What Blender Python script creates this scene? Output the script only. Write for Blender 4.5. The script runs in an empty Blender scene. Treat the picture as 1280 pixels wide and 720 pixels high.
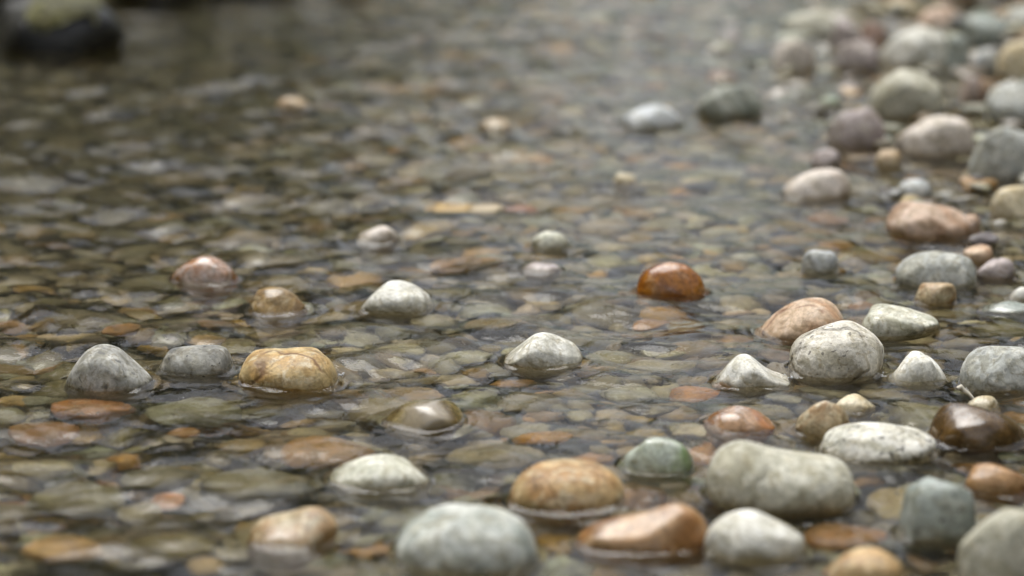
import bpy, math, random
import numpy as np

random.seed(7)
rng = np.random.default_rng(11)
C = bpy.context.scene.collection
sc = bpy.context.scene

# ------------------------------------------------------------------ camera geometry
H_CAM, PITCH, LENS = 0.50, math.radians(15.0), 85.0
FPX = LENS / 36.0 * 1280.0
cp, sp = math.cos(PITCH), math.sin(PITCH)


def ray(px, py):
    u, v = (px - 640) / FPX, (360 - py) / FPX
    return np.array([u, cp + v * sp, -sp + v * cp])


def at(px, py, z=0.0):
    d = ray(px, py)
    t = (z - H_CAM) / d[2]
    return d[0] * t, d[1] * t, t          # t = depth along the optical axis


def at_refr(px, py, z):
    """point at depth z (<0) seen through flat water"""
    x, y, t = at(px, py, 0.0)
    d = ray(px, py)
    d /= np.linalg.norm(d)
    h = np.array([d[0], d[1]]) / 1.333
    tz = math.sqrt(1 - h @ h)
    return x + h[0] / tz * -z, y + h[1] / tz * -z, t


def proj(x, y, z=0.0):
    dy, dz = y, z - H_CAM
    dep = dy * cp - dz * sp
    v = dy * sp + dz * cp
    return 640 + FPX * x / dep, 360 - FPX * v / dep, dep


def px2m(t):
    return t / FPX


def theta_of(py):
    return PITCH + math.atan((py - 360) / FPX)


# ------------------------------------------------------------------ small value noise
_T = rng.random((64, 64)) * 2 - 1


def vnoise(x, y):
    x = np.asarray(x, float); y = np.asarray(y, float)
    xi = np.floor(x).astype(int); yi = np.floor(y).astype(int)
    fx = x - xi; fy = y - yi
    fx = fx * fx * (3 - 2 * fx); fy = fy * fy * (3 - 2 * fy)
    g = lambda a, b: _T[a % 64, b % 64]
    return (g(xi, yi) * (1 - fx) + g(xi + 1, yi) * fx) * (1 - fy) + (g(xi, yi + 1) * (1 - fx) + g(xi + 1, yi + 1) * fx) * fy


def sstep(a, b, x):
    t = np.clip((np.asarray(x, float) - a) / (b - a), 0, 1)
    return t * t * (3 - 2 * t)


def bank_edge(y):
    return 0.93 - 0.20 * y


def bed_z(x, y):
    """mean height of the pebble tops"""
    x = np.asarray(x, float); y = np.asarray(y, float)
    e = x - np.maximum(bank_edge(y), 0.16)
    z = -0.017 - 0.030 * sstep(0.25, 1.3, -e)
    z = z + 0.12 * np.clip(e - 0.04, 0, 3) * sstep(1.6, 2.6, y)
    z = z - 0.05 * sstep(2.6, 4.0, y) * sstep(0.0, -0.5, x)
    z = z + 0.004 * vnoise(x * 5 + 3, y * 3)
    return z


# ------------------------------------------------------------------ materials
def S(r, g, b):
    f = lambda c: (c / 255 / 12.92) if c / 255 <= 0.04045 else ((c / 255 + 0.055) / 1.055) ** 2.4
    return (f(r), f(g), f(b), 1.0)


class NT:
    def __init__(s, name):
        s.m = bpy.data.materials.new(name); s.m.use_nodes = True
        s.t = s.m.node_tree; s.t.nodes.clear()

    def n(s, kind, **kw):
        nd = s.t.nodes.new(kind)
        for k, v in kw.items():
            if k.startswith('i_'):
                nd.inputs[k[2:].replace('_', ' ')].default_value = v
            elif k == 'ins':
                for a, b in v.items():
                    if hasattr(b, 'is_output') or isinstance(b, bpy.types.NodeSocket):
                        s.t.links.new(b, nd.inputs[a])
                    else:
                        nd.inputs[a].default_value = b
            else:
                setattr(nd, k, v)
        return nd

    def noise(s, vec, scale, detail=4, rough=0.55, dist=0.0):
        return s.n('ShaderNodeTexNoise', ins={'Vector': vec, 'Scale': scale, 'Detail': detail, 'Roughness': rough, 'Distortion': dist}).outputs['Fac']

    def mr(s, val, a, b, c=0.0, d=1.0):
        return s.n('ShaderNodeMapRange', interpolation_type='SMOOTHSTEP', ins={'Value': val, 'From Min': a, 'From Max': b, 'To Min': c, 'To Max': d}).outputs['Result']

    def math(s, op, a, b=0.0):
        return s.n('ShaderNodeMath', operation=op, ins={0: a, 1: b}).outputs[0]

    def mix(s, fac, a, b, mode='MIX'):
        return s.n('ShaderNodeMix', data_type='RGBA', blend_type=mode, ins={0: fac, 6: a, 7: b}).outputs[2]


def stone_material(name, c1, c2, c3=None, s1=30, veins=0.0, vein_col=(0.05, 0.04, 0.03, 1), specks=0.0, speck_col=(0.03, 0.03, 0.03, 1),
                   wet=0.0, bump=0.35, dark=0.0, attr=False, patch=None, vscale=22):
    """a river stone: blotches of two or three colours, fine grain, hairline cracks, flecks; soaked and browner at the waterline"""
    k = NT(name)
    tc = k.n('ShaderNodeTexCoord').outputs['Object']
    geo = k.n('ShaderNodeNewGeometry')
    sep = k.n('ShaderNodeSeparateXYZ', ins={0: geo.outputs['Position']})
    if attr:
        vec = k.n('ShaderNodeVectorMath', operation='ADD', ins={0: geo.outputs['Position'], 1: k.n('ShaderNodeAttribute', attribute_name='offset').outputs['Vector']}).outputs[0]
        base = k.n('ShaderNodeAttribute', attribute_name='tint').outputs['Color']
        c2s = k.mix(1.0, base, (0.55, 0.52, 0.50, 1), 'MULTIPLY')
        c3s = k.mix(0.35, base, (0.42, 0.40, 0.34, 1))
        a, b, c = base, c2s, c3s
    else:
        vec = tc
        a, b, c = c1, c2, (c3 or c1)
    nA = k.noise(vec, s1, 3, 0.5, 0.6)
    nB = k.noise(vec, s1 * 2.3, 5, 0.6, 0.3)
    nF = k.noise(vec, 420, 3, 0.7)
    nM = k.noise(vec, 130, 4, 0.65, 0.5)
    col = k.mix(k.mr(nA, 0.40, 0.60), a, b)
    col = k.mix(k.mr(nB, 0.50, 0.66, 0, 0.8), col, c)
    # grain
    g = k.mr(nM, 0.3, 0.7, 0.80, 1.15)
    gcol = k.n('ShaderNodeCombineColor', ins={0: g, 1: g, 2: g}).outputs[0]
    col = k.mix(1.0, col, gcol, 'MULTIPLY')
    g2 = k.mr(nF, 0.3, 0.7, 0.84, 1.12)
    col = k.mix(1.0, col, k.n('ShaderNodeCombineColor', ins={0: g2, 1: g2, 2: g2}).outputs[0], 'MULTIPLY')
    h = k.math('ADD', k.math('MULTIPLY', nM, 0.5), k.math('MULTIPLY', nF, 0.25))
    h = k.math('ADD', h, nB)
    if not attr:      # weathering blotches, olive and brown
        nW = k.noise(vec, s1 * 1.35, 4, 0.62, 1.2)
        nV = k.noise(vec, s1 * 3.6, 3, 0.6, 0.8)
        col = k.mix(k.mr(nW, 0.46, 0.60, 0, 0.62), col, k.mix(1.0, col, (0.52, 0.49, 0.38, 1), 'MULTIPLY'))
        col = k.mix(k.mr(nV, 0.54, 0.64, 0, 0.60), col, k.mix(1.0, col, (0.52, 0.46, 0.34, 1), 'MULTIPLY'))
    if veins > 0:
        dvec = k.n('ShaderNodeVectorMath', operation='ADD', ins={0: vec, 1: k.n('ShaderNodeVectorMath', operation='SCALE', ins={0: k.n('ShaderNodeTexNoise', ins={'Vector': vec, 'Scale': 45.0, 'Detail': 3.0}).outputs['Color'], 'Scale': 0.022}).outputs[0]}).outputs[0]
        vo = k.n('ShaderNodeTexVoronoi', feature='DISTANCE_TO_EDGE', ins={'Vector': dvec, 'Scale': float(vscale)}).outputs['Distance']
        line = k.math('MULTIPLY', k.mr(vo, 0.008, 0.05, 1, 0), k.mr(k.noise(vec, 40, 2), 0.42, 0.58))
        col = k.mix(k.math('MULTIPLY', line, veins), col, vein_col)
        h = k.math('SUBTRACT', h, k.math('MULTIPLY', line, 1.2))
    if specks > 0:
        nS = k.noise(vec, 210, 2, 0.5)
        col = k.mix(k.mr(nS, 0.70 - 0.12 * specks, 0.74 - 0.10 * specks, 0, 0.75), col, speck_col)
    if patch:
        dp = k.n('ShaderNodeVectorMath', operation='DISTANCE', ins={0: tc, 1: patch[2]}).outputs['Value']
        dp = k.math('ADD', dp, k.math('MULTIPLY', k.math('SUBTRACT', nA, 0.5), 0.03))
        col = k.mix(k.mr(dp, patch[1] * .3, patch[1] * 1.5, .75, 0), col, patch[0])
    # silt and algae on whatever stays under water, a soaked band just above it
    zz = k.math('ADD', sep.outputs['Z'], k.math('MULTIPLY', k.math('SUBTRACT', k.noise(geo.outputs['Position'], 60, 4), 0.5), 0.020))
    soaked = k.mr(zz, 0.002, 0.011, 1, wet)
    under = k.mr(sep.outputs['Z'], -0.004, 0.001, 1, 0)
    alg = k.noise(geo.outputs['Position'], 9, 4, 0.6)
    # the coat colour gets stronger and darker towards the far left
    deep = k.math('MULTIPLY', k.mr(sep.outputs['X'], 0.08, -0.36, 0, 1), k.mr(sep.outputs['Y'], 1.6, 2.4, 0, 1))
    algf = k.math('MULTIPLY', under, k.math('MINIMUM', k.math('ADD', k.mr(alg, 0.35, 0.65, 0.18, 0.58), k.math('MULTIPLY', deep, 0.60)), 0.92))
    col = k.mix(k.math('MULTIPLY', soaked, 0.55 + dark), col, k.mix(1.0, col, (0.72, 0.65, 0.50, 1) if attr else (0.50, 0.45, 0.36, 1), 'MULTIPLY'))
    col = k.mix(algf, col, k.mix(deep, (0.175, 0.145, 0.066, 1), (0.075, 0.064, 0.024, 1)))
    rough = k.math('ADD', k.mr(soaked, 0, 1, 0.72, 0.22), k.math('MULTIPLY', under, 0.4))
    rough = k.math('ADD', rough, k.math('MULTIPLY', k.math('SUBTRACT', nM, 0.5), 0.2))
    bp = k.n('ShaderNodeBump', ins={'Strength': bump, 'Distance': 0.0022, 'Height': h})
    bs = k.n('ShaderNodeBsdfPrincipled', ins={'Base Color': col, 'Roughness': rough, 'Normal': bp.outputs[0],
                                             'Coat Weight': k.math('MULTIPLY', k.math('SUBTRACT', soaked, under), k.mr(nB, .40, .55, .15 if attr else .3, .4 if attr else .95)), 'Coat Roughness': k.mr(nM, .3, .7, .06, .35), 'Coat IOR': 1.5})
    k.t.links.new(bs.outputs[0], k.n('ShaderNodeOutputMaterial').inputs[0])
    return k.m


def M_(name, *a, **kw):
    return stone_material(name, *a, **kw)


MATS = {
    'grey_speckled': M_('grey_speckled_stone', S(194, 193, 186), S(158, 157, 150), S(212, 210, 202), s1=45, specks=0.6, speck_col=S(95, 95, 92)),
    'slate': M_('slate_stone', S(164, 163, 156), S(116, 116, 112), S(188, 186, 178), s1=28, specks=0.3),
    'caramel': M_('caramel_stone', S(220, 196, 146), S(190, 154, 94), S(234, 220, 188), s1=38, veins=0.8, vein_col=S(105, 70, 35), wet=0.25),
    'ochre': M_('ochre_stone', S(212, 184, 136), S(184, 144, 92), S(228, 212, 178), s1=42, veins=0.45, vein_col=S(130, 88, 45), wet=0.3, vscale=30),
    'white': M_('white_stone', S(232, 230, 220), S(204, 202, 190), S(244, 243, 236), s1=34, specks=0.3, speck_col=S(160, 160, 150)),
    'white_green': M_('greenish_white_stone', S(222, 220, 204), S(186, 186, 168), S(238, 236, 224), s1=40, specks=0.5, speck_col=S(140, 142, 116)),
    'marble': M_('marbled_stone', S(230, 225, 212), S(198, 192, 178), S(242, 238, 228), s1=34, veins=0.45, vein_col=S(88, 80, 70), specks=0.4, speck_col=S(80, 76, 70), bump=0.7),
    'white_rough': M_('rough_white_stone', S(232, 229, 218), S(198, 196, 182), S(244, 242, 234), s1=40, veins=0.25, vein_col=S(92, 88, 78), specks=.7, speck_col=S(72, 68, 58), bump=0.6, vscale=36),
    'bean': M_('pale_olive_grey_stone', S(212, 209, 192), S(178, 175, 156), S(228, 225, 210), s1=36, veins=0.25, vein_col=S(110, 108, 92), specks=0.4, speck_col=S(130, 128, 110)),
    'blue_grey': M_('blue_grey_stone', S(190, 191, 184), S(164, 166, 160), S(212, 211, 202), s1=50, specks=0.6, speck_col=S(130, 132, 128)),
    'teal_grey': M_('teal_grey_stone', S(174, 182, 176), S(150, 160, 155), S(188, 192, 184), s1=30, wet=0.3, specks=0.3),
    'tan_pink': M_('tan_pink_stone', S(208, 182, 154), S(184, 146, 112), S(220, 200, 180), s1=30, veins=0.6, vein_col=S(112, 72, 48), wet=0.15),
    'salmon': M_('salmon_stone', S(208, 182, 160), S(182, 148, 120), S(220, 200, 184), s1=28, veins=0.15, vein_col=S(120, 85, 65), wet=0.15),
    'brown_gloss': M_('wet_brown_stone', S(112, 86, 46), S(84, 62, 30), S(132, 104, 62), s1=26, wet=1.0, bump=0.22, specks=.4, speck_col=S(60, 44, 22)),
    'orange_gloss': M_('wet_orange_stone', S(200, 132, 44), S(160, 96, 26), S(216, 170, 120), s1=40, wet=1.0, bump=0.28, specks=.4, speck_col=S(110, 62, 20)),
    'brown_orange': M_('brown_orange_stone', S(190, 150, 104), S(160, 112, 62), S(212, 180, 144), s1=30, wet=0.6, bump=0.2),
    'orange': M_('orange_stone', S(204, 150, 92), S(186, 114, 48), S(218, 172, 118), s1=34, wet=0.8, bump=0.2),
    'rust_pink': M_('rust_and_pink_stone', S(206, 190, 184), S(184, 124, 62), S(218, 208, 208), s1=34, wet=0.9, bump=0.25),
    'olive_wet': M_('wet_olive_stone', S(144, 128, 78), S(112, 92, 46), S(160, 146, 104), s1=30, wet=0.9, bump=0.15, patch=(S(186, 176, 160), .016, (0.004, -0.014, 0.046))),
    'green_wet': M_('wet_green_stone', S(222, 236, 224), S(150, 176, 126), S(232, 240, 234), s1=30, wet=0.8, bump=0.12),
    'grey_green': M_('grey_green_stone', S(202, 204, 196), S(160, 166, 158), S(220, 222, 214), s1=26, specks=0.3, speck_col=S(120, 124, 112)),
    'olive_ochre': M_('olive_ochre_stone', S(176, 146, 92), S(136, 106, 58), S(214, 198, 166), s1=30, wet=.6),
    'rust_orange': M_('mixed_rust_stone', S(206, 166, 128), S(178, 118, 60), S(222, 206, 198), s1=38, wet=.9, bump=.25),
    'cream': M_('cream_stone', S(222, 210, 180), S(204, 186, 146), S(232, 224, 204), s1=34, specks=0.3, speck_col=S(150, 130, 90)),
    'cream_orange': M_('cream_and_orange_stone', S(206, 188, 154), S(180, 148, 108), S(226, 216, 188), s1=46, wet=0.4),
    'blush': M_('blush_stone', S(218, 208, 196), S(198, 184, 170), S(228, 220, 212), s1=24, specks=0.15),
    'mauve': M_('mauve_stone', S(186, 174, 170), S(160, 148, 146), S(200, 192, 186), s1=30, specks=0.3),
    'dark_grey': M_('dark_grey_stone', S(156, 160, 148), S(104, 110, 100), S(176, 176, 164), s1=22, wet=0.3),
    'red_brown': M_('red_brown_stone', S(160, 132, 116), S(130, 102, 86), S(180, 156, 140), s1=34, wet=0.3),
    'pale_blue': M_('pale_blue_stone', S(216, 220, 222), S(190, 196, 200), S(232, 234, 234), s1=40, wet=0.2),
    'moss': M_('mossy_rock', S(98, 95, 42), S(60, 59, 26), S(116, 110, 60), s1=26, bump=1.0),
    'rock_dark': M_('dark_wet_rock', S(38, 36, 32), S(22, 21, 20), S(48, 46, 40), s1=14, bump=0.8, wet=0.6),
    'generic': M_('river_pebble', None, None, attr=True, s1=32, wet=0.25, specks=0.3, speck_col=(0.05, 0.045, 0.04, 1)),
}


# ------------------------------------------------------------------ stone geometry
_ICO = {}


def ico(sub):
    if sub not in _ICO:
        import bmesh
        bm = bmesh.new(); bmesh.ops.create_icosphere(bm, subdivisions=sub, radius=1.0)
        v = np.array([x.co[:] for x in bm.verts]); f = np.array([[a.index for a in q.verts] for q in bm.faces])
        bm.free(); _ICO[sub] = (v, f)
    return _ICO[sub]


def unit_stone(seed, sub=4, boxy=2.45, lump=0.10, facets=7, prof=None, roll=0.0, yaw=None, pw=.7):
    r = np.random.default_rng(seed)
    v, f = ico(sub)
    p = v / (np.abs(v) ** boxy).sum(1, keepdims=True) ** (1 / boxy)
    # broad lumps
    d = np.zeros(len(p))
    for q in range(5):
        k = r.normal(size=3) * (1.1 + 0.6 * q); ph = r.random() * 6.28
        d += lump / (1 + 0.8 * q) * np.sin(p @ k + ph)
    p = p * (1 + d)[:, None]
    for q in range(facets):                       # worn flats
        n = r.normal(size=3); n /= np.linalg.norm(n)
        o = r.uniform(0.70, 0.93); t = p @ n
        over = np.clip(t - o, 0, None)
        over = over * over / (over + .10); p = p - np.outer(over * 0.8, n)
    a = r.random() * 6.28 if yaw is None else yaw
    ca, sa = math.cos(a), math.sin(a)
    if prof is None:
        p[:, :2] = p[:, :2] @ np.array([[ca, -sa], [sa, ca]])
    if roll:
        cr, sr = math.cos(roll), math.sin(roll)
        p[:, [0, 2]] = p[:, [0, 2]] @ np.array([[cr, sr], [-sr, cr]])
    lo, hi = p.min(0), p.max(0)
    p = (p - (lo + hi) / 2) / ((hi - lo) / 2)
    if prof is not None:
        prof = np.clip(np.array(prof, float), .02, 1) ** pw; us = np.linspace(-1, 1, len(prof)); u = np.clip(p[:, 0], -1, 1)
        # measured upper outline of the lump itself
        bins = np.linspace(-1, 1, 25); top = np.zeros(25)
        for i, b in enumerate(bins):
            m = np.abs(p[:, 0] - b) < 0.09
            top[i] = p[m, 2].max() if m.any() else 0.2
        top = np.convolve(np.pad(top, 3, mode='edge'), [.05, .12, .2, .26, .2, .12, .05], 'same')[3:-3]
        base = np.maximum(np.interp(u, bins, top), 0.25)
        # smooth the wanted outline
        uu = np.linspace(-1, 1, 81); pp = np.interp(uu, us, prof)
        pp = np.convolve(np.pad(pp, 5, mode='edge'), np.hanning(13)[1:-1] / np.hanning(13).sum(), 'same')[5:-5]
        s = np.interp(u, uu, pp) / base
        up = sstep(-0.15, 0.25, p[:, 2])
        p[:, 2] *= 1 + (s - 1) * up
        p[:, 2] /= max(p[:, 2].max(), 1e-3)
    return p, f


def add_mesh(name, verts, faces, mat, loc=(0, 0, 0), smooth=True):
    me = bpy.data.meshes.new(name)
    nf = len(faces); k = faces.shape[1]
    me.vertices.add(len(verts)); me.vertices.foreach_set('co', np.ascontiguousarray(verts, dtype=np.float32).ravel())
    me.loops.add(nf * k); me.loops.foreach_set('vertex_index', faces.astype(np.int32).ravel())
    me.polygons.add(nf); me.polygons.foreach_set('loop_start', np.arange(0, nf * k, k, dtype=np.int32))
    me.polygons.foreach_set('loop_total', np.full(nf, k, dtype=np.int32))
    if smooth: me.polygons.foreach_set('use_smooth', np.ones(nf, dtype=bool))
    me.update(calc_edges=True); me.validate()
    me.materials.append(mat)
    o = bpy.data.objects.new(name, me); o.location = loc; C.objects.link(o)
    return o


FOOT = []            # waterline outlines: (cx, cy, radii by angle)
OCC = []             # occupied space for the filler: (x, y, z, r)
LANDMARKS = []       # (x, y, short name)


def footprint(cx, cy, v):
    """waterline radius by angle of a stone whose vertices v are relative to (cx, cy), z absolute"""
    m = np.abs(v[:, 2]) < 0.004
    if m.sum() < 8: return
    ang = np.arctan2(v[m, 1], v[m, 0]); rad = np.hypot(v[m, 0], v[m, 1])
    A = np.linspace(-math.pi, math.pi, 49); R = np.zeros(49)
    for i, a in enumerate(A):
        dd = np.abs((ang - a + math.pi) % (2 * math.pi) - math.pi)
        s = dd < 0.2
        R[i] = rad[s].mean() if s.any() else np.nan
    if np.isnan(R).all(): return
    ok = ~np.isnan(R); R = np.interp(A, A[ok], R[ok]); R[-1] = R[0] = (R[0] + R[-1]) / 2
    FOOT.append((cx, cy, A, R))


def stone(nick, label, cat, mat, x0, x1, ytop, ybase, seed, depth=None, zc=0.06, ratio=0.78, name='river_stone', group=None, **kw):
    """a stone standing out of the water: left, right, top and waterline of its outline in photo pixels"""
    cx_px = (x0 + x1) / 2
    th = theta_of(ybase)
    xf, yf, tf = at(cx_px, ybase, 0)
    s = px2m(tf)
    a = (x1 - x0) / 2 * s
    b = a * ratio
    v = (ybase - ytop) * s
    b = min(b, 0.42 * v / math.sin(th) if v > 0 else b)
    b = max(b, 0.45 * a)
    q = (v - b * math.sin(th)) ** 2 - (b * math.sin(th)) ** 2
    Hh = math.sqrt(max(q, (0.25 * v) ** 2)) / math.cos(th)
    cy = yf + b * 0.93
    cx, _, t2 = at(cx_px, 360, 0)
    dep = cy * cp + H_CAM * sp
    cx = (cx_px - 640) / FPX * dep
    a *= dep / tf
    zcv = zc * Hh
    D = depth if depth else max(0.55 * Hh, -float(bed_z(cx, cy)) + 0.008)
    p, f = unit_stone(seed, 5 if (x1 - x0) > 70 else 4, **kw)
    V = p * np.array([a, b, 1.0])
    V[:, 2] = np.where(p[:, 2] > 0, zcv + p[:, 2] * (Hh - zcv), zcv + p[:, 2] * (D + zcv))
    footprint(cx, cy, V)
    W = V.copy(); W[:, 2] += D
    o = add_mesh(name, W, f, MATS[mat], (cx, cy, -D))
    o['label'] = label; o['category'] = cat
    if group: o['group'] = group
    OCC.append((cx, cy, (Hh - D) / 2, (a + b) / 2, a, b))
    LANDMARKS.append((cx, cy, nick))
    return o


E = 'stones standing out of the water'
# ---- middle distance and focus zone, left
stone('grey mottled stone', 'grey mottled stone, left one of a touching pair in the shallow water', 'stone', 'grey_speckled', 82, 189, 431, 495, 1, prof=[.1, .45, .8, 1, 1, .85, .5, .25, .1], group=E)
stone('smooth slate stone', 'smooth dark grey oval stone beside the mottled grey one', 'stone', 'slate', 197, 292, 430, 474, 2, boxy=2.4, zc=.1, lump=.04, group=E)
stone('caramel cracked stone', 'caramel and cream stone split by a dark crack across its top', 'stone', 'caramel', 300, 424, 435, 490, 3, boxy=2.7, zc=.15, lump=.05, prof=[.35, .8, .93, .95, .9, .98, 1, .95, .72, .3], group=E)
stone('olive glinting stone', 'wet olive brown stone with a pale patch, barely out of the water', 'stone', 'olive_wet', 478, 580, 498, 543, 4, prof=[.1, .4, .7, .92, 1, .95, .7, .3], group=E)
stone('low white dome stone', 'greenish white domed stone half sunk in front of the olive glinting one', 'stone', 'white_green', 412, 536, 567, 614, 5, prof=[.15,.4,.7,.9,1,1,.92,.65,.2], pw=.85, group=E)
stone('lumpy tan stone', 'lumpy tan and pinkish stone with a cream knob at its right end', 'stone', 'cream_orange', 308, 424, 634, 690, 6, prof=[.15,.42,.55,.62,.75,.95,1,.85,.4], pw=.95, group=E)
stone('big pale grey stone', 'large pale grey green boulder shaped stone cut by the bottom edge of the photo', 'stone', 'grey_green', 493, 672, 630, 722, 7, boxy=2.3, lump=.05, prof=[.45, .72, .88, .97, 1, 1, .97, .88, .7, .4], group=E)
stone('ochre marbled stone', 'ochre and cream marbled oval stone behind the long brown orange one', 'stone', 'ochre', 637, 780, 576, 642, 8, boxy=2.35, lump=.06, zc=.1, prof=[.3, .75, .95, 1, 1, .96, .9, .75, .4], group=E)
stone('long brown orange stone', 'long low brown orange wet stone with a raised rounded right end', 'stone', 'brown_orange', 720, 888, 628, 694, 9, prof=[.2,.4,.52,.6,.66,.72,.86,1,1,.85,.5], pw=1, ratio=.5, lump=.05, facets=3, group=E)
stone('mossy green stone', 'small green wet stone with a pale glint down its middle', 'stone', 'green_wet', 774, 866, 541, 593, 11, prof=[.2, .55, .8, 1, 1, .9, .7, .2], group=E)
stone('white peaked stone', 'white peaked stone alone at the middle of the stream', 'stone', 'white', 631, 728, 413, 464, 12, prof=[.08,.3,.6,.9,1,.92,.75,.6,.3], pw=.9, group=E)
stone('small white pyramid', 'white pyramid shaped stone behind and left of the white peaked one', 'stone', 'white', 452, 541, 351, 394, 13, prof=[.1, .45, .75, .95, 1, .9, .6, .35], group=E)
stone('half ochre stone', 'small round stone, ochre on its left and pale in the middle', 'stone', 'olive_ochre', 312, 384, 359, 397, 14, prof=[.4,.8,.97,1,.95,.8,.5,.2], pw=.9, group=E)
stone('rusty lilac stone', 'rust orange stone with a lilac white top, behind the small ochre one', 'stone', 'rust_pink', 213, 300, 318, 358, 15, prof=[.1, .4, .7, .95, 1, .8, .5, .2], group=E)
stone('glossy orange stone', 'bright glossy orange stone with pink glints, alone in the current', 'stone', 'orange_gloss', 795, 884, 325, 374, 16, prof=[.3, .7, .92, 1, 1, .9, .7, .3], group=E)
# ---- right cluster
stone('white hump stone', 'white humped stone with a long low tail, left of the cracked marbled one', 'stone', 'white', 893, 986, 441, 488, 17, prof=[.12,.45,.85,1,.95,.7,.42,.25,.18,.1], pw=.9, group=E)
stone('cracked marbled stone', 'big cream marbled stone with dark cracks in the group at right', 'stone', 'marble', 987, 1106, 403, 476, 18, boxy=2.3, zc=.22, lump=.05, prof=[.45,.62,.74,.84,.94,1,.98,.86,.7,.45], pw=1, group=E)
stone('tan pink stone', 'tan pink cracked stone sloping to the left behind the marbled one', 'stone', 'tan_pink', 944, 1056, 374, 430, 19, prof=[.1,.25,.45,.68,.88,.97,1,.98,.85,.5], pw=.95, group=E)
stone('cream wedge stone', 'cream and grey wedge stone, thick end left, behind the marbled one', 'stone', 'white_green', 1074, 1173, 380, 424, 20, zc=.2, prof=[.4, .85, 1, .97, .88, .78, .65, .5, .4, .3], group=E)
stone('small white cone', 'small white cone stone between the marbled and the blue grey stones', 'stone', 'white', 1110, 1182, 440, 484, 21, prof=[.12,.35,.75,1,1,.8,.5,.2], pw=.85, group=E)
stone('blue grey slab stone', 'large smooth blue grey stone at the right edge of the photo', 'stone', 'blue_grey', 1200, 1300, 432, 494, 22, boxy=2.5, zc=.2, lump=.03, prof=[.3, .72, .9, .98, 1, 1, 1, .95, .7], group=E)
stone('tiny cream stone', 'tiny cream stone in front of the large blue grey one', 'stone', 'cream', 1207, 1249, 494, 519, 23, group=E)
stone('glossy brown stone', 'glossy dark brown stone wet all over, in front of the tiny cream one', 'stone', 'brown_gloss', 1162, 1282, 504, 562, 24, boxy=2.1, lump=.05, prof=[.3, .72, .95, 1, .93, .8, .65, .45, .2], group=E)
stone('rusty pink stone', 'wet rust and pink stone barely breaking the surface behind the bean shaped one', 'stone', 'rust_orange', 880, 968, 508, 547, 25, prof=[.1, .55, .8, .9, 1, .9, .8, .5, .2], group=E)
stone('pink brown stone', 'pinkish brown wet stone touching a small cream one', 'stone', 'cream_orange', 993, 1064, 496, 549, 26, prof=[.2, .5, .8, 1, .95, .7, .3], group=E)
stone('half hidden cream stone', 'small cream stone tucked behind the pinkish brown one', 'stone', 'cream', 1042, 1094, 493, 520, 27, group=E)
stone('rough white stone', 'rough white stone with dark flecks, between the bean shaped and glossy brown ones', 'stone', 'white_rough', 1024, 1169, 525, 584, 28, boxy=2.2, zc=.15, prof=[.35, .6, .78, .9, .97, 1, .95, .8, .45], group=E)
stone('bean shaped stone', 'large pale olive grey bean shaped stone with a dip in its back', 'stone', 'bean', 882, 1065, 548, 645, 29, boxy=2.2, zc=.22, lump=.03, facets=3, prof=[.62,.9,1,.98,.88,.8,.76,.74,.66,.4], pw=1, group=E)
stone('off white oval stone', 'smooth off white oval stone in front of the bean shaped one', 'stone', 'white', 880, 1006, 637, 706, 30, boxy=2.2, lump=.03, zc=.1, group=E)
stone('teal grey block stone', 'upright teal grey block stone with a flat top', 'stone', 'teal_grey', 1122, 1219, 597, 680, 31, boxy=2.8, lump=.04, prof=[.55, .85, .97, 1, 1, .97, .88, .6], group=E)
stone('orange brown round stone', 'round orange brown stone at the right edge beside the teal grey block', 'stone', 'brown_orange', 1203, 1284, 577, 622, 32, zc=.1, group=E)
stone('grey olive corner stone', 'large grey olive stone cut off by the bottom right corner', 'stone', 'bean', 1196, 1330, 632, 740, 33, lump=.06, group=E)
stone('ochre bottom stone', 'ochre and cream stone mostly below the bottom edge of the photo', 'stone', 'ochre', 1028, 1128, 684, 738, 34, group=E)
# ---- right, farther
stone('salmon stone', 'smooth salmon pink stone, broad left end, tapering to the right', 'stone', 'salmon', 1108, 1212, 252, 301, 35, boxy=2.2, zc=.12, lump=.03, prof=[.45, .85, 1, 1, .95, .85, .72, .58, .4], group=E)
stone('little pink stone', 'little pink stone touching the thin end of the salmon one', 'stone', 'salmon', 1200, 1226, 268, 293, 36, group=E)
stone('rough grey stone', 'rough grey white stone behind the small cream and orange one', 'stone', 'blue_grey', 1119, 1221, 313, 362, 37, prof=[.3, .6, .8, .92, 1, .95, .97, .9, .6], lump=.08, group=E)
stone('cream orange chip stone', 'small cream and orange stone in front of the rough grey one', 'stone', 'cream_orange', 1142, 1196, 352, 384, 38, boxy=2.4, group=E)
stone('pinkish chip stone', 'small pinkish stone between the salmon and the rough grey ones', 'stone', 'tan_pink', 1204, 1242, 306, 331, 39, group=E)
stone('lilac chip stone', 'small lilac pink stone right of the rough grey one', 'stone', 'mauve', 1219, 1268, 321, 352, 40, prof=[.2, .5, .7, .85, 1, .95, .6], group=E)
stone('pale blue dome stone', 'small pale blue dome stone alone left of the rough grey one', 'stone', 'pale_blue', 1002, 1048, 311, 342, 41, group=E)
stone('flat striped stone', 'flat grey green stone with a white tip at the right edge', 'stone', 'teal_grey', 1228, 1300, 376, 397, 42, group=E)
stone('white chip stone', 'small white stone at the right edge above the flat grey green one', 'stone', 'white', 1262, 1292, 358, 376, 43, group=E)
stone('blush stone', 'blush white smooth stone, pointed to the left, in open water', 'stone', 'blush', 979, 1061, 210, 250, 44, lump=.03, prof=[.15, .4, .65, .85, .97, 1, .95, .7], group=E)
stone('small white oval stone', 'small greenish white oval stone above the salmon one', 'stone', 'pale_blue', 1120, 1164, 224, 249, 45, group=E)
stone('cream edge stone', 'cream stone cut by the right edge above the lilac one', 'stone', 'cream', 1237, 1304, 230, 276, 46, group=E)
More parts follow.
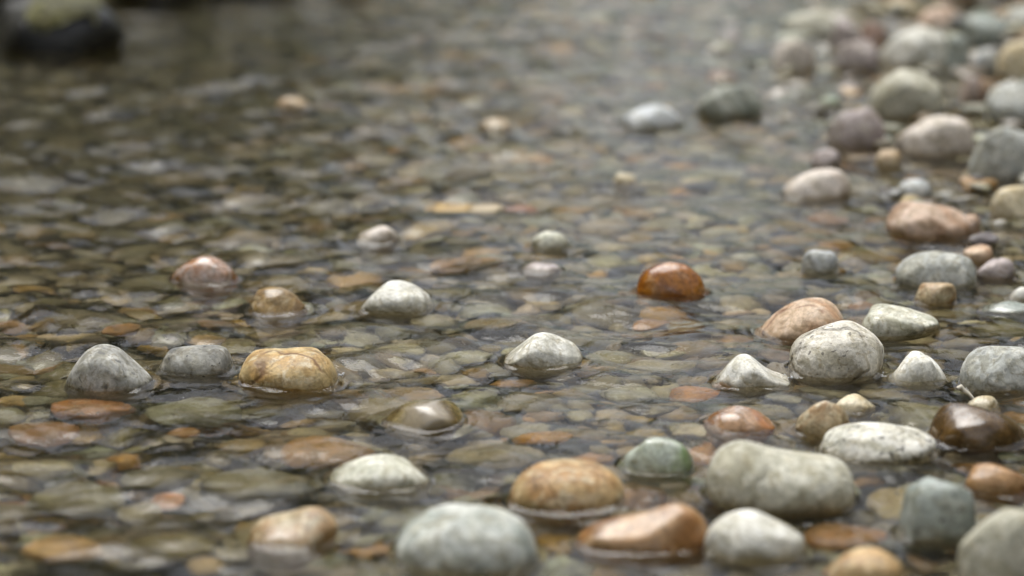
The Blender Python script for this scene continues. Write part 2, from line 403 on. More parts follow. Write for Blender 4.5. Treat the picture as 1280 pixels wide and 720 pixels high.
stone('big blue white stone', 'big blue grey and white stone standing at the right edge', 'stone', 'blue_grey', 1210, 1300, 156, 226, 47, zc=.1, boxy=2.3, group=E)
stone('whitish pink stone', 'whitish pink rounded stone left of the big blue grey one', 'stone', 'blush', 1121, 1217, 143, 196, 48, zc=.15, prof=[.3, .5, .7, .9, 1, 1, .92, .7], group=E)
stone('mauve round stone', 'round mauve grey stone left of the whitish pink one', 'stone', 'mauve', 1034, 1106, 134, 186, 49, zc=.1, group=E)
stone('small mauve stone', 'small mauve stone behind the blush white one', 'stone', 'mauve', 1014, 1050, 186, 211, 50, group=E)
stone('small orange stone', 'small orange and cream stone below the whitish pink one', 'stone', 'cream_orange', 1092, 1128, 187, 210, 51, group=E)
stone('cream grey angular stone', 'cream and grey angular stone behind the whitish pink one', 'stone', 'bean', 1087, 1180, 86, 148, 52, zc=.15, prof=[.35, .6, .85, 1, .95, .85, .6, .4], lump=.09, group=E)
stone('white grey edge stone', 'white and grey stone at the right edge above the big blue grey one', 'stone', 'blue_grey', 1230, 1312, 102, 156, 53, group=E)
stone('big off white stone', 'big off white oval stone near the top of the pebble bank', 'stone', 'white', 1096, 1186, 33, 84, 54, zc=.1, group=E)
stone('pink red chip stone', 'small pink and red stone between the angular one and the right edge', 'stone', 'rust_pink', 1198, 1232, 94, 128, 55, group=E)
stone('small silver stone', 'small silvery stone beside the pink and red one', 'stone', 'pale_blue', 1212, 1248, 60, 90, 56, group=E)
stone('tan edge stone', 'tan stone at the right edge in the upper pebble bank', 'stone', 'cream', 1244, 1310, 50, 100, 57, group=E)
stone('wide grey green stone', 'wide grey green stone near the top right corner', 'stone', 'teal_grey', 1200, 1262, 18, 60, 58, zc=.15, group=E)
stone('top corner grey stone', 'pale grey stone in the very top right corner', 'stone', 'blue_grey', 1256, 1330, 8, 46, 59, group=E)
stone('pinkish flat bank stone', 'pinkish tan flat stone at the top of the pebble bank', 'stone', 'salmon', 1146, 1208, 8, 38, 60, group=E)
stone('red brown stone', 'reddish brown stone left of the big off white one', 'stone', 'red_brown', 1072, 1112, 26, 56, 61, group=E)
stone('grey twin stone', 'grey stone between the reddish brown and the topmost grey ones', 'stone', 'mauve', 1036, 1082, 24, 66, 62, group=E)
stone('mauve low stone', 'low mauve grey stone below the reddish brown one', 'stone', 'mauve', 1042, 1100, 50, 88, 63, group=E)
stone('topmost grey stone', 'blurred grey stone leftmost at the top of the pebble bank', 'stone', 'bean', 978, 1044, 12, 46, 64, group=E)
stone('pinkish white stone', 'pinkish white stone below the topmost grey one', 'stone', 'blush', 966, 1018, 48, 90, 65, group=E)
stone('blue sliver stone', 'blue grey narrow stone right of the big off white one', 'stone', 'teal_grey', 1180, 1212, 44, 88, 66, group=E)
stone('dark green grey stone', 'dark green grey stone beside a white one, far out in the stream', 'stone', 'dark_grey', 868, 953, 105, 149, 67, prof=[.3, .6, .8, .92, 1, 1, .8, .4], group=E)
stone('far white stone', 'bright white stone left of the dark green grey one', 'stone', 'pale_blue', 772, 850, 131, 163, 68, prof=[.1, .5, .85, 1, 1, .7, .3], group=E)
stone('small cream far stone', 'small cream stone half sunk below the far bright white one', 'stone', 'cream', 765, 796, 216, 234, 69, group=E)
stone('small pinkish cream stone', 'small pinkish cream stone low in the water near the pale tile like one', 'stone', 'blush', 447, 497, 281, 303, 70, prof=[.1, .3, .5, .8, 1, .8, .3], group=E)
stone('tiny glowing orange stone', 'tiny pale orange stone alone far out at left', 'stone', 'cream_orange', 346, 386, 121, 139, 71, group=E)
stone('tiny peach stone', 'tiny peach coloured stone far out at the middle', 'stone', 'cream_orange', 598, 640, 148, 165, 72, group=E)
stone('pale greenish stone', 'pale greenish small stone with its top just dry', 'stone', 'white_green', 662, 711, 289, 314, 73, group=E)
stone('lilac low stone', 'lilac grey low stone in front of the pale greenish one', 'stone', 'mauve', 655, 702, 328, 345, 74, group=E)

# ---- dark rocks at the far left, moss on top
MR = stone('mossy rock', 'dark wet rock with yellow green moss on top in the top left corner', 'rock', 'rock_dark', -20, 160, -8, 68, 80, ratio=.9, depth=.14, boxy=2.6, prof=[.9, 1, 1, 1, .95, .9, .8, .35], name='mossy_rock')
vr = np.array([v.co[:] for v in MR.data.vertices]); fr = np.array([list(p.vertices) for p in MR.data.polygons])
nrm = np.array([v.normal[:] for v in MR.data.vertices])
mx = (vr[:, 0] - vr[:, 0].min()) / np.ptp(vr[:, 0])
wv = (mx < .86) & (nrm[:, 2] > 0.42 + 0.25 * vnoise(vr[:, 0] * 60, vr[:, 1] * 60)) & (mx > .38)
keep = wv[fr].all(1)
lift = 0.006 + 0.004 * (vnoise(vr[:, 0] * 150, vr[:, 1] * 150 + vr[:, 2] * 90))
used = np.unique(fr[keep]); remap = -np.ones(len(vr), int); remap[used] = np.arange(len(used))
mo = add_mesh('moss', (vr + nrm * lift[:, None])[used], remap[fr[keep]], MATS['moss'])
mo.parent = MR
stone('black rock', 'almost black rock behind the mossy one', 'rock', 'rock_dark', -90, 30, -60, 20, 81, ratio=.9, depth=.14, name='dark_rock')
for i, (a, b, t_, bs) in enumerate([(130, 250, -60, 4), (235, 372, -66, -8), (360, 470, -60, -14)]):
    stone('far dark rock %d' % i, ['dark rock just above the top edge beside the mossy rock', 'second dark rock along the far left bank', 'third dark rock along the far left bank'][i], 'rock', 'rock_dark', a, b, t_, bs, 90 + i, ratio=.9, depth=.14, name='dark_rock')
LANDMARKS = [l for l in LANDMARKS if not l[2].startswith(('far dark', 'black'))]

# ------------------------------------------------------------------ foam bubbles and a bleached twig caught by the stones
k = NT('foam_bubble')
b = k.n('ShaderNodeBsdfPrincipled', ins={'Base Color': (0.8, 0.8, 0.8, 1), 'Roughness': .08, 'Transmission Weight': .45, 'IOR': 1.33})
k.t.links.new(b.outputs[0], k.n('ShaderNodeOutputMaterial').inputs[0])
bv, bf = ico(2); FV, FF, fn = [], [], 0
for (fx, fy, n, wpx) in [(770, 640, 16, 10), (534, 600, 9, 7), (384, 386, 8, 7), (424, 470, 7, 6), (1104, 470, 8, 6), (880, 362, 8, 7), (1204, 320, 6, 6), (884, 612, 6, 6), (984, 470, 6, 5)]:
    x0, y0, t = at(fx, fy, 0.001)
    for _ in range(n):
        r = random.uniform(.0005, .0014); s_ = px2m(t) * wpx
        FV.append(bv * r * np.array([1, 1, .8]) + np.array([x0 + random.gauss(0, s_ * .6), y0 + random.gauss(0, s_ * .8), random.uniform(.0005, .002)]))
        FF.append(bf + fn); fn += len(bv)
fo = add_mesh('foam', np.vstack(FV), np.vstack(FF), k.m); fo['kind'] = 'stuff'; fo['label'] = 'tiny white foam bubbles gathered at the edges of stones'; fo['category'] = 'foam'

k = NT('bleached_wood')
nw = k.noise(k.n('ShaderNodeTexCoord').outputs['Object'], 300, 4, .6)
b = k.n('ShaderNodeBsdfPrincipled', ins={'Base Color': k.mix(nw, S(160, 150, 128), S(220, 214, 198)), 'Roughness': .6})
k.t.links.new(b.outputs[0], k.n('ShaderNodeOutputMaterial').inputs[0])
pts = [np.array(at(px, py, z)[:2] + (z,)) for px, py, z in [(1196, 486, .007), (1201, 484, .0075), (1205, 489, .005), (1211, 492, .0035), (1216, 498, .0015), (1219, 504, -.003)]]
org = pts[-1].copy(); ring = []; nseg = 8
for i in range(len(pts)):
    tg = pts[min(i + 1, len(pts) - 1)] - pts[max(i - 1, 0)]; tg /= np.linalg.norm(tg)
    u = np.cross(tg, [0, 0, 1.0]); u /= np.linalg.norm(u); v = np.cross(u, tg)
    rr = [.0012, .0021, .0017, .0013, .0011, .0008][i]
    for q in range(nseg):
        a = q / nseg * 2 * math.pi
        ring.append(pts[i] - org + rr * (math.cos(a) * u + math.sin(a) * v) * (1 + .15 * math.sin(3 * a + i)))
fq = [[i * nseg + q, i * nseg + (q + 1) % nseg, (i + 1) * nseg + (q + 1) % nseg, (i + 1) * nseg + q] for i in range(len(pts) - 1) for q in range(nseg)]
tw = add_mesh('twig', np.array(ring), np.array(fq), k.m, tuple(org)); tw['label'] = 'tiny bleached twig leaning against the left foot of the large blue grey stone'; tw['category'] = 'twig'

# ------------------------------------------------------------------ pebbles under the water
PAL = [  # words, colour, how common
    ('olive grey', S(146, 140, 110), 20), ('grey green', S(142, 148, 130), 14), ('dull brown', S(130, 106, 66), 11),
    ('pale grey', S(194, 192, 178), 16), ('slate grey', S(124, 125, 118), 8), ('tan', S(178, 152, 98), 9),
    ('rust brown', S(168, 122, 66), 3), ('ochre', S(184, 144, 56), 5), ('mauve grey', S(160, 150, 144), 5),
    ('cream', S(206, 196, 168), 5), ('dark olive', S(96, 92, 58), 8), ('orange tan', S(200, 154, 84), 3)]
PALW = np.array([p[2] for p in PAL], float); PALW /= PALW.sum()
PN = {p[0]: p[1] for p in PAL}
gm = MATS['generic']


def color_attrs(me, tints, offs):
    a = me.attributes.new('tint', 'FLOAT_COLOR', 'POINT'); a.data.foreach_set('color', np.ascontiguousarray(tints, dtype=np.float32).ravel())
    b = me.attributes.new('offset', 'FLOAT_VECTOR', 'POINT'); b.data.foreach_set('vector', np.ascontiguousarray(offs, dtype=np.float32).ravel())


def jitter(col):
    c = np.array(col[:3]) * rng.uniform(0.62, 1.38) * (1 + rng.uniform(-.08, .08, 3))
    return np.array([*np.clip(c, 0.01, 0.8), 1.0])


def pebble_obj(V, f, z0, x, y, colr, label, cat, group, name='pebble'):
    zb = V[:, 2].min(); W = V.copy(); W[:, 2] -= zb
    o = add_mesh(name, W, f, gm, (x, y, z0 + zb))
    color_attrs(o.data, np.tile(colr, (len(V), 1)), np.tile(rng.uniform(-20, 20, 3), (len(V), 1)))
    o['label'] = label; o['category'] = cat
    if group: o['group'] = group
    return o


SUB = 'pebbles lying under the water'
# salient sunken ones: (name, label, colour, x0, x1, y0, y1)
SAL = [
    ('big grey green sunken stone', 'big flat grey green stone under water right below the slate grey oval', PN['grey green'], 182, 304, 491, 537),
    ('rust sunken slab', 'rusty brown sunken stone below the mottled grey one', S(180, 116, 44), 62, 170, 496, 528),
    ('left rust pebble', 'dark rusty sunken stone near the left edge under the rusty brown one', S(160, 98, 34), 8, 100, 522, 556),
    ('left grey sunken stone', 'grey sunken pebble cut by the left edge', PN['grey green'], -22, 32, 508, 538),
    ('wide olive sunken stone', 'wide olive grey sunken stone at lower left', S(140, 140, 118), 34, 158, 596, 650),
    ('pale left pebble', 'pale yellowish sunken pebble above the wide olive grey one', S(172, 168, 140), 14, 90, 572, 604),
    ('small orange sunken pebble', 'small bright orange sunken pebble beside a light grey one', S(208, 130, 50), 189, 232, 611, 637),
    ('light grey sunken pebble', 'light grey sunken pebble touching the small orange one', S(168, 166, 158), 142, 202, 622, 652),
    ('peach sunken stone', 'long peach coloured sunken stone in the bottom left corner', S(216, 178, 126), 24, 130, 666, 708),
    ('dark blue grey sunken stone', 'dark grey sunken stone right of the pale yellowish one', S(116, 118, 112), 152, 246, 578, 616),
    ('wide grey sunken stone', 'very wide grey green sunken stone left of the low white dome', S(148, 150, 134), 250, 394, 578, 632),
    ('brown sunken stone', 'brown orange sunken stone behind the low white dome', S(196, 136, 56), 350, 470, 543, 588),
    ('tiny orange sunken pebble', 'tiny orange brown sunken pebble below the big grey green one', S(198, 142, 74), 208, 250, 534, 552),
    ('tan sunken pebble', 'tan sunken pebble between the big grey green and the wide grey one', S(174, 148, 104), 272, 334, 548, 574),
    ('olive bottom pebble', 'yellow olive sunken stone near the bottom edge right of the peach one', S(126, 118, 66), 156, 272, 664, 708),
    ('mustard bottom pebble', 'mustard yellow sunken pebble at the bottom edge left of the lumpy tan stone', S(188, 156, 84), 232, 280, 692, 722),
    ('flat beige sunken stone', 'flat beige grey sunken stone right of the olive glinting one', S(166, 158, 136), 554, 684, 548, 594),
    ('orange yellow sunken pebble', 'orange yellow sunken pebble above the ochre marbled stone', S(222, 160, 56), 640, 718, 537, 561),
    ('flat tan sunken pebble', 'flat tan sunken pebble behind the white peaked stone', S(178, 156, 122), 580, 656, 394, 420),
    ('rust sunken pebble', 'rust coloured sunken pebble left of the rusty pink stone', S(206, 136, 56), 836, 902, 478, 504),
    ('long dark olive pebble', 'long smooth olive sunken pebble left of the flat grey green stone', S(122, 116, 76), 1146, 1228, 384, 406),
    ('edge olive pebble', 'smooth olive sunken pebble at the right edge above the blue grey slab', S(112, 110, 72), 1208, 1296, 402, 428),
    ('lower olive pebble', 'brown olive sunken pebble between the small white cone and the blue grey slab', S(112, 98, 58), 1176, 1250, 422, 440),
    ('rust brown sunken stone', 'rusty brown sunken stone right of the off white oval one', S(194, 130, 50), 1002, 1112, 644, 690),
    ('long pale sunken stone', 'long pale grey sunken stone between the white peaked and white humped ones', S(170, 166, 148), 778, 872, 444, 470),
    ('whitish blue sunken stone', 'flat bluish white sunken stone below the long pale grey one', S(188, 194, 186), 756, 822, 478, 504),
    ('yellow cream sunken stone', 'long yellow and cream sunken stone far out in the middle', S(214, 180, 110), 528, 600, 246, 270),
    ('cream sunken stone', 'cream end stone touching the long yellow one', S(206, 190, 160), 584, 632, 248, 268),
    ('salmon sunken pebble', 'salmon red sunken pebble right of the yellow and cream ones', S(190, 126, 104), 628, 674, 249, 271),
    ('rusty far sunken stone', 'rusty brown sunken stone far out at left', S(192, 142, 90), 188, 262, 206, 240),
    ('cream sliver pebble', 'cream elongated sunken pebble right of the pale greenish stone', S(214, 204, 170), 737, 792, 298, 319),
    ('grey far sunken stone', 'pale grey sunken pebble right of the far bright white stone', S(160, 160, 152), 842, 870, 118, 140),
    ('far left tan pebble', 'tan sunken pebble near the left edge behind the rusty lilac stone', S(178, 150, 108), 78, 128, 282, 304),
    ('far left orange pebble', 'orange tan sunken pebble close to the left edge', S(180, 136, 92), 20, 72, 278, 302),
    ('far left reddish pebble', 'reddish sunken pebble at the left edge', S(164, 114, 78), -4, 42, 314, 338),
    ('far pale streak pebble', 'pale grey sunken pebble behind the small white pyramid', S(164, 162, 146), 510, 574, 390, 412),
    ('ochre left pebble', 'ochre sunken pebble just right of the rusty lilac stone waterline', S(176, 122, 56), 128, 176, 404, 424),
    ('orange pair pebble', 'long rusty sunken pebble behind the lilac low stone', S(182, 136, 82), 536, 640, 320, 342),
    ('rust pebble', 'rust brown sunken pebble behind the pale blue dome stone', S(172, 110, 56), 1008, 1062, 262, 284),
    ('orange olive pebble', 'orange olive sunken pebble behind the tan pink stone', S(170, 122, 56), 960, 1020, 290, 314),
    ('small rust marble pebble', 'small rusty sunken pebble between the tan pink and rough grey stones', S(182, 106, 44), 1060, 1094, 374, 392),
]
for i, (nick, lab, colr, x0, x1, y0, y1) in enumerate(SAL):
    cxp, cyp = (x0 + x1) / 2, (y0 + y1) / 2
    th = theta_of(cyp)
    _, _, t = at(cxp, cyp)
    s = px2m(t); a = (x1 - x0) / 2 * s
    foot = (y1 - y0) * s / math.sin(th)
    c = min(0.40 * a, 0.016)
    b = np.clip(foot / 2 - 0.8 * c, 0.5 * a, 1.1 * a)
    top = -.0008 if nick in ('yellow cream sunken stone', 'cream sunken stone') else -0.0035
    x, y, _ = at_refr(cxp, cyp, top - c * 0.7)
    p, f = unit_stone(500 + i, 4, boxy=2.3, lump=.07)
    V = p * np.array([a, b, c])
    o = pebble_obj(V, f, top - c, x, y, np.array(colr), lab, 'pebble', SUB)
    OCC.append((x, y, top - c, (a + b) / 2, a, b)); LANDMARKS.append((x, y, nick))

# filler pebbles thrown over the bed, big ones first
OX = [o[0] for o in OCC]; OY = [o[1] for o in OCC]; OA = [o[4] for o in OCC]; OB = [o[5] for o in OCC]
cell = 0.08; grid = {}


def put(i):
    r = max(OA[i], OB[i]); c0 = (int(OX[i] // cell), int(OY[i] // cell)); k = int(r // cell) + 1
    for dx in range(-k, k + 1):
        for dy in range(-k, k + 1):
            grid.setdefault((c0[0] + dx, c0[1] + dy), []).append(i)


for i in range(len(OX)): put(i)


def free(x, y, a, b, tight):
    for j in grid.get((int(x // cell), int(y // cell)), ()):
        if ((x - OX[j]) / (OA[j] + a)) ** 2 + ((y - OY[j]) / (OB[j] + b)) ** 2 < tight: return False
    return True


FILL = []
for (n, lo, hi, tight, lay) in [(250, .028, .036, .80, 0), (1500, .019, .028, .72, 0), (26000, .0125, .020, .62, 0), (34000, .0085, .013, .58, 0), (16000, .0055, .0085, .55, 0)]:
    for _ in range(n):
        y = 0.95 + 5.2 * random.random() ** 1.25
        hw = 0.40 + 0.34 * y
        x = random.uniform(-hw, hw)
        far = 1 + 0.25 * max(0, y - 2)
        a = random.uniform(lo, hi) * random.choice((1, 1, 1.15)) * far
        if (lo < .012 and y > 3.4) or (lo < .007 and y > 2.3): continue
        b = a * random.uniform(.55, .95)
        if not free(x, y, a, b, tight): continue
        OX.append(x); OY.append(y); OA.append(a); OB.append(b); put(len(OX) - 1)
        FILL.append((x, y, a, b))
# a looser second layer below, to close the gaps
LOW = []
for _ in range(9000):
    y = 0.95 + 5.2 * random.random() ** 1.25; hw = 0.40 + 0.34 * y
    LOW.append((random.uniform(-hw, hw), y, random.uniform(.014, .030) * (1 + .25 * max(0, y - 2)), 0))

rank = []
inst = []
for (x, y, a, b) in FILL + [(q[0], q[1], q[2], q[2] * random.uniform(.6, .95)) for q in LOW]:
    low = len(inst) >= len(FILL)
    c = min(a, b) * random.uniform(.48, .85)
    top = float(bed_z(x, y)) + random.uniform(-.010, .006) - (0.022 if low else 0)
    e = x - max(float(bank_edge(y)), .16)
    dry = e > 0.0 and y > 1.8
    if not dry: top = min(top, -0.0035 - random.random() * .004)
    if not low and y > 1.75 and e > -.42 and random.random() < (.30 if e > -.15 else 0): top = random.uniform(.001, .011); dry = True
    px_, py_, dep = proj(x, y, top)
    w = 2 * a / dep * FPX
    vis = (-10 < px_ < 1290) and (-2 < py_ < 722)
    inst.append(dict(x=x, y=y, a=a, b=b, c=c, top=top, w=w if vis and not low else 0, near=dep < 2.9 and abs(px_ - 640) < 760, dry=dry, pal=int(rng.choice(len(PAL), p=PALW))))
order = sorted(range(len(inst)), key=lambda i: -inst[i]['w'])
N_IND = 294 - len(LANDMARKS)
chosen = set(i for i in order[:N_IND] if inst[i]['w'] > 0)

PROT = {s: [unit_stone(1000 + k, s, boxy=2 + .6 * ((k * 7) % 10) / 10, lump=.15, facets=9) for k in range(24)] for s in (2, 3)}
LV, LF, LT, LO = [], [], [], []
nv = 0
usedlab = set()
SIZE = ['small', 'middling', 'broad']
LX = np.array([l[0] for l in LANDMARKS]); LY = np.array([l[1] for l in LANDMARKS])
for i, q in enumerate(inst):
    ind = i in chosen
    sub = 3 if (ind or q['near']) else 2
    p, f = PROT[sub][random.randrange(24)]
    V = p * np.array([q['a'], q['b'], q['c']])
    t1, t2 = random.gauss(0, .16), random.gauss(0, .16)
    V[:, 2] += V[:, 0] * t1 + V[:, 1] * t2
    an = random.gauss(0, .5); ca, sa = math.cos(an), math.sin(an)
    V[:, :2] = V[:, :2] @ np.array([[ca, -sa], [sa, ca]])
    z0 = q['top'] - V[:, 2].max()
    colr = jitter(PAL[q['pal']][1])
    if q['dry']:
        colr[:3] = colr[:3] * .75 + .06
        footprint(q['x'], q['y'], V + np.array([0, 0, z0]))
    if ind:
        d = np.hypot(LX - q['x'], (LY - q['y']) * .6)
        asp = 'flat' if q['c'] < .5 * q['b'] else 'rounded'
        lab = None
        for j in np.argsort(d)[:8]:
            dx, dy = q['x'] - LX[j], q['y'] - LY[j]
            rel = ('right of' if dx > 0 else 'left of') if abs(dx) > abs(dy) * .6 else ('behind' if dy > 0 else 'in front of')
            dn = 'just ' if d[j] < .07 else ''
            L = '%s %s %s %s%s the %s' % (asp, PAL[q['pal']][0], 'dry pebble' if q['top'] > 0 else 'sunken pebble', dn, rel, LANDMARKS[j][2])
            if L not in usedlab: lab = L; break
        usedlab.add(lab or L)
        pebble_obj(V, f, z0, q['x'], q['y'], colr, lab or L, 'pebble', SUB)
    else:
        LV.append(V + np.array([q['x'], q['y'], z0])); LF.append(f + nv); nv += len(V)
        LT.append(np.tile(colr, (len(V), 1))); LO.append(np.tile(rng.uniform(-20, 20, 3), (len(V), 1)))
bedo = add_mesh('pebble_bed', np.vstack(LV), np.vstack(LF), gm)
color_attrs(bedo.data, np.vstack(LT), np.vstack(LO))
bedo['kind'] = 'stuff'; bedo['label'] = 'mixed grey, olive and brown pebbles covering the stream bed'; bedo['category'] = 'pebbles'
print('pebbles', len(inst), 'individual', len(chosen), 'verts', nv)

# ------------------------------------------------------------------ the ground: one sheet to the horizon, banks and wooded slopes either side
def grid_mesh(name, xs, ys, zf, mat):
    X, Y = np.meshgrid(xs, ys)
    Z = zf(X, Y)
    V = np.stack([X.ravel(), Y.ravel(), Z.ravel()], 1)
    nx, ny = len(xs), len(ys)
    i = np.arange(nx - 1)[None, :] + nx * np.arange(ny - 1)[:, None]
    i = i.ravel()
    F = np.stack([i, i + 1, i + 1 + nx, i + nx], 1)
    return add_mesh(name, V, F, mat)


def spread(inner, lo, hi, grow=1.18, d0=None):
    a = list(inner); d = d0 or (a[1] - a[0]); left = []
    x = a[0]
    while x > lo: d *= grow; x -= d; left.append(x)
    d = d0 or (a[-1] - a[-2]); x = a[-1]; right = []
    while x < hi: d *= grow; x += d; right.append(x)
    return np.array(left[::-1] + a + right)


def ground_z(X, Y):
    z = bed_z(X, np.clip(Y, 0, 12)) - 0.040
    far = sstep(3.6, 6.0, np.abs(X) + 0.0 * Y)
    z = np.where(X > 0, np.minimum(z, 0.6), z)
    rise_l = sstep(0, 1, (-X - 1.1 - 0.18 * np.abs(Y - 4)) / 2.5)
    rise_b = sstep(0, 1, (Y - 5.2) / 2.2) * sstep(-0.15, -1.3, X + 0.02 * Y)
    z = z + 0.7 * np.maximum(rise_l, rise_b) * (1 + .25 * vnoise(X * 3, Y * 3))
    z = z + 0.5 * sstep(1.6, 6, X)
    return z


k = NT('stream_gravel')
pos = k.n('ShaderNodeNewGeometry').outputs['Position']
n1 = k.noise(pos, 18, 6, .65); n2 = k.noise(pos, 3, 4)
c = k.mix(k.mr(n1, .35, .65), (0.05, 0.042, 0.026, 1), (0.20, 0.17, 0.11, 1))
c = k.mix(k.mr(n2, .4, .6, 0, .6), c, (0.05, 0.045, 0.02, 1))
bp = k.n('ShaderNodeBump', ins={'Strength': .8, 'Distance': .01, 'Height': n1})
b = k.n('ShaderNodeBsdfPrincipled', ins={'Base Color': c, 'Roughness': .9, 'Normal': bp.outputs[0]})
k.t.links.new(b.outputs[0], k.n('ShaderNodeOutputMaterial').inputs[0])
xs = spread(np.arange(-2.5, 2.5, .05), -400, 400, 1.25); ys = spread(np.arange(.3, 7.5, .05), -400, 400, 1.25)
g = grid_mesh('ground', xs, ys, ground_z, k.m); g['kind'] = 'structure'

k = NT('wooded_slope')
pos = k.n('ShaderNodeNewGeometry').outputs['Position']
n1 = k.noise(pos, .9, 8, .7); n2 = k.noise(pos, .22, 3)
c = k.mix(k.mr(n1, .38, .62), (0.010, 0.014, 0.006, 1), (0.055, 0.070, 0.028, 1))
c = k.mix(k.mr(n2, .45, .6, 0, .5), c, (0.075, 0.065, 0.035, 1))
b = k.n('ShaderNodeBsdfPrincipled', ins={'Base Color': c, 'Roughness': .95})
k.t.links.new(b.outputs[0], k.n('ShaderNodeOutputMaterial').inputs[0])


def slope(name, side, x0, y0, y1, h, skew):
    ys_ = np.linspace(y0, y1, 90); us = np.linspace(0, 1, 40)
    U, Y = np.meshgrid(us, ys_)
    X = side * (x0 + U * h * .8) + skew * (Y - y0)
    Z = -0.3 + h * (U ** .8) * (1 + .22 * vnoise(Y * .35 + 9, U * 4)) + .5 * vnoise(X * 1.3, Y * 1.3 + U * 7) * np.minimum(U * 5, 1)
    X = X + 1.1 * vnoise(Y * .8, Z * .8) * np.minimum(U * 4, 1)
    V = np.stack([X.ravel(), Y.ravel(), Z.ravel()], 1)
    i = (np.arange(39)[None, :] + 40 * np.arange(89)[:, None]).ravel()
    o = add_mesh(name, V, np.stack([i, i + 1, i + 41, i + 40], 1), k.m); o['kind'] = 'structure'


slope('hills_left', -1, 4.2, -30, 60, 15, .06)
slope('hills_right', 1, 8.0, -30, 60, 15, -.03)
# unseen slope added further up, shaped and coloured for its reflection in the water
def end_slope(name, y0, h):
    us = np.linspace(0, 1, 40); xs_ = np.linspace(-30, 40, 90)
    U, X = np.meshgrid(us, xs_)
    gap = 1 - .6 * np.exp(-((X - 1.8) / 2.4) ** 2)  # dip added so that bright sky reflects along the middle
    Z = -.3 + h * gap * U ** .8 * (1 + .25 * vnoise(X * .4, U * 4)) + .5 * vnoise(X * 1.1, U * 7) * np.minimum(U * 5, 1)
    Y = y0 + U * h * .7 + 1.1 * vnoise(X * .7, Z * .7) * np.minimum(U * 4, 1)
    i = (np.arange(39)[None, :] + 40 * np.arange(89)[:, None]).ravel()
    o = add_mesh(name, np.stack([X.ravel(), Y.ravel(), Z.ravel()], 1), np.stack([i, i + 40, i + 41, i + 1], 1), rk.m); o['kind'] = 'structure'
rk = NT('reflected_slope')
pos = rk.n('ShaderNodeNewGeometry').outputs['Position']
sx = rk.n('ShaderNodeSeparateXYZ', ins={0: pos}).outputs['X']
n1 = rk.noise(pos, .8, 8, .7); n3 = rk.noise(pos, .25, 3)
c = rk.mix(rk.mr(n1, .35, .65), (0.36, 0.41, 0.40, 1), (0.58, 0.66, 0.64, 1))  # pale rock invented to brighten the reflection in the far water
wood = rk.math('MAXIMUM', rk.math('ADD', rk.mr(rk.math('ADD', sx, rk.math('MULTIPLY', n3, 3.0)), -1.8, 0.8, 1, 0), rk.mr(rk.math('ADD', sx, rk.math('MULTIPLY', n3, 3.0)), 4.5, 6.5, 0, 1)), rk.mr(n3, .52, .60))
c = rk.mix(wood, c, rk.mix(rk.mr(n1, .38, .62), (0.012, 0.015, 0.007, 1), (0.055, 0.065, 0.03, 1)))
b = rk.n('ShaderNodeBsdfPrincipled', ins={'Base Color': c, 'Roughness': .95})
rk.t.links.new(b.outputs[0], rk.n('ShaderNodeOutputMaterial').inputs[0])
end_slope('unseen_hills_far', 22, 13.5)

# ------------------------------------------------------------------ water: one real rippled sheet
def wave(X, Y):
    r = np.random.default_rng(5)
    Z = np.zeros_like(X)
    calm = 0.42 + 0.58 * sstep(-.35, .35, vnoise(X * 2.2 + 11, Y * 1.3 + 5) + .35 * vnoise(X * 6, Y * 4))
    calm = calm * (1 - .65 * sstep(.0, .35, X - (0.62 - .14 * Y)))       # the slack water by the bank
    for lam in (.16, .12, .09, .07, .055, .045, .037, .030, .024, .019, .015):
        for j in range(4):
            th = r.normal(1.25, .75)
            kx, ky = math.cos(th), math.sin(th)
            A = 0.0107 * lam ** 1.10 * r.uniform(.6, 1.3)
            ph = r.random() * 6.28
            l = lam * r.uniform(.85, 1.2)
            warp = .035 * vnoise(X * 4 + j * 7 + lam * 90, Y * 4 + j)
            s = np.sin(2 * math.pi / l * (X * kx + Y * ky + warp) + ph)
            loc = .6 + .6 * vnoise(X * 5 + 31 * j + lam * 300, Y * 3 + 17)
            Z += A * (s + .25 * s * s) * np.clip(loc, 0, 1.4) * calm
    return Z


def water_z(X, Y):
    inner = sstep(3.2, 1.6, np.abs(X)) * sstep(8, 5, Y) * sstep(.2, .8, Y)
    Z = wave(X, Y) * inner
    for (cx, cy, A, R) in FOOT:
        rm = R.max() + .09
        m = (np.abs(X - cx) < rm) & (np.abs(Y - cy) < rm)
        if not m.any(): continue
        dx, dy = X[m] - cx, Y[m] - cy
        rr = np.interp(np.arctan2(dy, dx), A, R)
        d = np.hypot(dx, dy) - rr
        dd = np.maximum(d, 0)
        men = .0027 * np.exp(-dd / .0045)
        ring = .00055 * np.cos(2 * math.pi * d / .011) * np.exp(-dd / .016) * (d > -.004)
        damp = 1 - .6 * np.exp(-dd / .010)
        Z[m] = Z[m] * damp + men + ring
    return Z


xs = spread(np.arange(-.62, .62, .0022), -400, 400, 1.035)
yy = [1.02]
while yy[-1] < 5.5: yy.append(yy[-1] + .0030 * max(1, (yy[-1] / 1.6)) ** 1.6)
ys = spread(np.array(yy), -400, 400, 1.1)
k = NT('stream_water')
pos = k.n('ShaderNodeNewGeometry').outputs['Position']
nf = k.noise(k.n('ShaderNodeVectorMath', operation='MULTIPLY', ins={0: pos, 1: (1.0, .8, 1.0)}).outputs[0], 70, 4, .6)
bp = k.n('ShaderNodeBump', ins={'Strength': .8, 'Distance': .0016, 'Height': nf})
b = k.n('ShaderNodeBsdfPrincipled', ins={'Base Color': (1.0, 0.94, 0.76, 1), 'Roughness': 0.0, 'IOR': 1.333, 'Transmission Weight': 1.0, 'Normal': bp.outputs[0]})
k.t.links.new(b.outputs[0], k.n('ShaderNodeOutputMaterial').inputs[0])
w = grid_mesh('water', xs, ys, water_z, k.m); w['kind'] = 'structure'
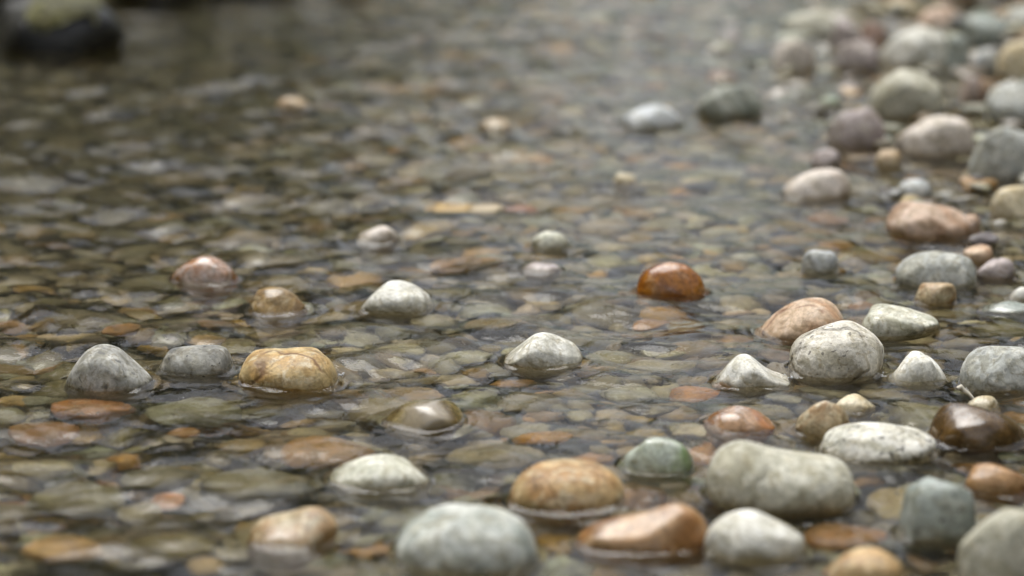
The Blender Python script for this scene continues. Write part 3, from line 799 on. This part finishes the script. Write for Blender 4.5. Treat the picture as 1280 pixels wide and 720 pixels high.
print('water', len(w.data.vertices))

# ------------------------------------------------------------------ light: overcast sky over a wooded valley
W = bpy.data.worlds.new('World'); sc.world = W; W.use_nodes = True
nt = W.node_tree; nt.nodes.clear()
EL, AZ = math.radians(67), math.radians(-32)      # high over the far end of the stream
sky = nt.nodes.new('ShaderNodeTexSky'); sky.sky_type = 'NISHITA'; sky.sun_disc = False
sky.sun_elevation = EL; sky.sun_rotation = AZ; sky.air_density = 1.0; sky.dust_density = 2.0; sky.ozone_density = 1.0
hs = nt.nodes.new('ShaderNodeHueSaturation'); hs.inputs['Saturation'].default_value = .22
bg = nt.nodes.new('ShaderNodeBackground'); bg.inputs['Strength'].default_value = .108
ou = nt.nodes.new('ShaderNodeOutputWorld')
nt.links.new(sky.outputs[0], hs.inputs['Color']); nt.links.new(hs.outputs[0], bg.inputs['Color']); nt.links.new(bg.outputs[0], ou.inputs[0])
sl = bpy.data.lights.new('sun', 'SUN'); sl.energy = 1.8; sl.angle = math.radians(55); sl.color = (1, .985, .955)
so = bpy.data.objects.new('sun', sl); C.objects.link(so)
from mathutils import Vector
so.rotation_euler = Vector((math.cos(EL) * math.sin(AZ), math.cos(EL) * math.cos(AZ), math.sin(EL))).to_track_quat('Z', 'Y').to_euler()

cam = bpy.data.cameras.new('camera'); co = bpy.data.objects.new('camera', cam); C.objects.link(co)
co.location = (0, 0, H_CAM); co.rotation_euler = (math.pi / 2 - PITCH, 0, 0)
cam.lens = LENS; cam.sensor_width = 36; cam.clip_start = .02; cam.clip_end = 2000
cam.dof.use_dof = True; cam.dof.focus_distance = 1.71; cam.dof.aperture_fstop = 3.8
sc.camera = co

sc.render.engine = 'CYCLES'
sc.cycles.use_denoising = True
sc.cycles.max_bounces = 8; sc.cycles.transmission_bounces = 6; sc.cycles.glossy_bounces = 4; sc.cycles.diffuse_bounces = 3
sc.cycles.sample_clamp_indirect = 6.0
sc.view_settings.view_transform = 'Standard'; sc.view_settings.look = 'None'
sc.view_settings.gamma = 1; sc.view_settings.exposure = 0.92
